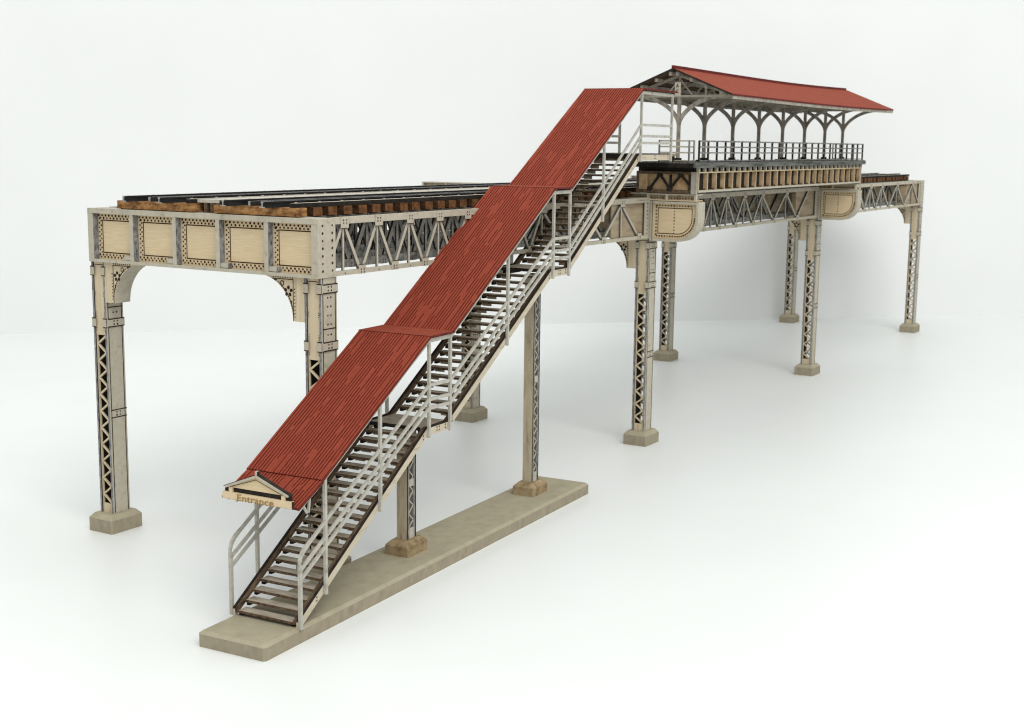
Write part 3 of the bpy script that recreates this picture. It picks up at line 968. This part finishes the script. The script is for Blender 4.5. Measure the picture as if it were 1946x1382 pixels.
raill = [(1.15, 1.385), (3.53, 2.695), (4.08, 2.68), (7.21, 4.455), (7.78, 4.45), (10.60, 6.27), (12.04, 6.27)]
post_u = [1.16, 2.35, 3.53, 4.08, 5.73, 7.21, 7.78, 9.05, 10.60, 12.04]
def zbot(u):
    for (a_, z_), (b_, y_) in zip(prof, prof[1:]):
        if a_ <= u <= b_:
            return z_ + (y_ - z_) * (u - a_) / (b_ - a_)


for s, wc in ((-1, -0.022), (1, 1.022)):
    q = MB()
    for i, dz in enumerate((0, -0.195, -0.315)):
        pl = offs(raill, dz)
        if i == 0:
            pl = [(0.655, 0.95), (0.66, 1.02), (0.69, 1.09), (0.75, 1.15), (0.86, 1.22)] + pl
        else:
            pl = [(0.66, pl[0][1] - 0.49 * 0.56)] + pl
        hh = 0.044
        q.strip([(u, z - hh / 2) for u, z in pl], [(u, z + hh / 2) for u, z in pl] if i else
                [(u - (0.03 if k < 4 else 0.0), z + hh / 2) for k, (u, z) in enumerate(pl)], (0, wc - 0.015, 0), X, Z, -0.03, RAILG)
    ro = q.build("railing", stair)
    q = MB()
    q.box(0.63, 0.672, wc - 0.02, wc + 0.02, 0.19, 0.975, RAILG, [None, None, None, BROWN, None, None])
    q.build("railing_post", ro)
    for u in post_u:
        q = MB()
        zb_ = zbot(u) - 0.02
        q.box(u - 0.022, u + 0.022, wc - 0.018, wc + 0.018, zb_, zroof(u) - 0.005, RAILG, [None, None, None, BROWN, None, RAILG])
        ang = 0.09
        q.build("railing_post", ro)

# roof panels with lapped boards running up the slope
WR0, WR1 = -0.075, 1.075


def board_roof(name, pa, pb, n, t=0.035, mat=RED, parent=stair, groove=0.015):
    """pa, pb: (u, z) of the lower and upper ends of the underside"""
    q = MB()
    a_, b_ = Vector((pa[0], 0, pa[1])), Vector((pb[0], 0, pb[1]))
    d = (b_ - a_).normalized()
    nrm = Vector((-d.z, 0, d.x))
    pitch_ = (WR1 - WR0) / n
    ln = (b_ - a_).length
    pr = [(WR0, t - groove)]
    for k in range(n):
        w, pos = WR0 + k * pitch_, 0.0
        # each board has its own run of deep and shallow joints
        while pos < ln - 1e-6:
            nx = min(ln, pos + random.uniform(0.08, 0.55))
            if ln - nx < 0.08:
                nx = ln
            jt = random.uniform(-0.002, 0.002)
            gd = groove * random.choice((0.42, 0.7, 0.85, 0.95, 1.0, 1.1))
            cs = [(w, t - gd), (w + 0.004, t - gd + jt), (w + 0.011, t + jt), (w + pitch_ * 0.55, t + 0.003 + jt), (w + pitch_ - 0.004, t - 0.002 + jt), (w + pitch_, t - gd)]
            A0, B0 = a_ + d * pos, a_ + d * nx
            for (w1, h1), (w2, h2) in zip(cs, cs[1:]):
                q.poly([A0 + nrm * h1 + Y * w1, B0 + nrm * h1 + Y * w1, B0 + nrm * h2 + Y * w2, A0 + nrm * h2 + Y * w2][::-1],
                       REDG if abs(h2 - h1) > 0.0075 else mat)
            pos = nx
        pr += [(w + 0.004, t - groove), (w + 0.011, t), (w + pitch_ - 0.004, t)]
    pr.append((WR1, t - groove))
    # underside, ends, edges
    h_e = t - groove
    q.poly([a_ + Y * WR0, b_ + Y * WR0, b_ + Y * WR1, a_ + Y * WR1], BROWN)
    q.poly([a_ + Y * WR0, a_ + Y * WR1] + [a_ + nrm * h + Y * w for w, h in pr[::-1]], REDD)
    q.poly([b_ + Y * WR1, b_ + Y * WR0] + [b_ + nrm * h + Y * w for w, h in pr], REDD)
    q.poly([b_ + Y * WR0, a_ + Y * WR0, a_ + Y * WR0 + nrm * h_e, b_ + Y * WR0 + nrm * h_e], REDD)
    q.poly([a_ + Y * WR1, b_ + Y * WR1, b_ + Y * WR1 + nrm * h_e, a_ + Y * WR1 + nrm * h_e], REDD)
    return q.build(name, parent)


NBD = 25
board_roof("roof_panel", (1.06, 1.905), (3.49, 3.335), NBD)
board_roof("roof_panel", (4.09, 3.345), (7.15, 5.215), NBD)
board_roof("roof_panel", (7.75, 5.215), (10.56, 6.87), NBD)
for ua, ub, z_ in ((3.47, 4.115, 3.344), (7.155, 7.775, 5.222), (10.55, 12.16, 6.874)):
    q = MB()
    q.box(ua, ub, WR0 - 0.004, WR1 + 0.003, z_, z_ + 0.03, REDS, [BROWN, None, REDD, REDD, REDD, REDD])
    q.build("landing_roof", stair)
board_roof("entrance_roof", (0.585, 1.665), (1.075, 1.895), NBD)
# fascia boards under the roof edges
for w in (-0.022, 1.022):
    q = MB()
    q.strip(offs(roofline, -0.055), offs(roofline, -0.002), (0, w - 0.016, 0), X, Z, -0.032, RAILG, RAILG)
    q.strip([(0.64, 1.64), (1.06, 1.845)], [(0.64, 1.685), (1.06, 1.89)], (0, w - 0.016, 0), X, Z, -0.032, RAILG)
    # small curved struts at the top of the first post
    q.bar((0.72, w, 1.70), (0.80, w, 1.58), 0.024, 0.024, RAILG)
    q.bar((0.86, w, 1.77), (0.83, w, 1.58), 0.024, 0.024, RAILG)
    q.build("roof_fascia", stair)

# gabled entrance board
SU = 0.49
q = MB()
wl, wr, wm = 0.99, -0.04, 0.475
zb_, zt_ = 1.700, 1.795
x0_, dp = SU, 0.05
q.box(x0_, x0_ + dp, wr, wl, zb_, zt_ - 0.01, WOODY, [None, None, CHAR_SHADE, None, CHAR_SHADE, None])
q.box(x0_ + 0.028, x0_ + dp - 0.004, wr + 0.02, wl - 0.02, zt_ - 0.0095, zt_ + 0.045, CHAR_SHADE)
tri = [(wr + 0.06, zt_ + 0.046), (wl - 0.06, zt_ + 0.046), (wm, 2.012)]
q.prism(tri, (x0_ + 0.022, 0, 0), Y, Z, 0.02, WOODY)
for wv, s in ((wr, 1), (wl, -1)):
    q.bar((x0_ + 0.02, wv + s * 0.05, zt_ + 0.05), (x0_ + 0.02, wm, 2.025), 0.055, 0.028, GREY, side=(1, 0, 0))
    q.bar((x0_ + 0.03, wv + s * 0.02, zt_ + 0.055), (x0_ + 0.03, wm, 2.044), 0.06, 0.010, CHAR_SHADE, side=(1, 0, 0))
    q.box(x0_, x0_ + 0.027, *sorted((wv + s * 0.10, wv + s * 0.15)), zt_ - 0.0095, zt_ + 0.07, WOODY)
    q.line([(wv + s * 0.12, zt_ + 0.055), (wm, 1.985)], (x0_ - 0.01, 0, 0), Y, Z, 0.008)
q.box(x0_ - 0.002, x0_ + 0.045, wm - 0.016, wm + 0.016, 2.015, 2.085, GREY, [None, None, CHAR_SHADE, None, CHAR_SHADE, None])
sign = q.build("entrance_sign", stair)
text("lettering", "Entrance", 0.118, sign, (SU - 0.004, wm + 0.02, (zb_ + zt_) / 2 - 0.018), FRONT, GOLD, 0.003, 1.32)
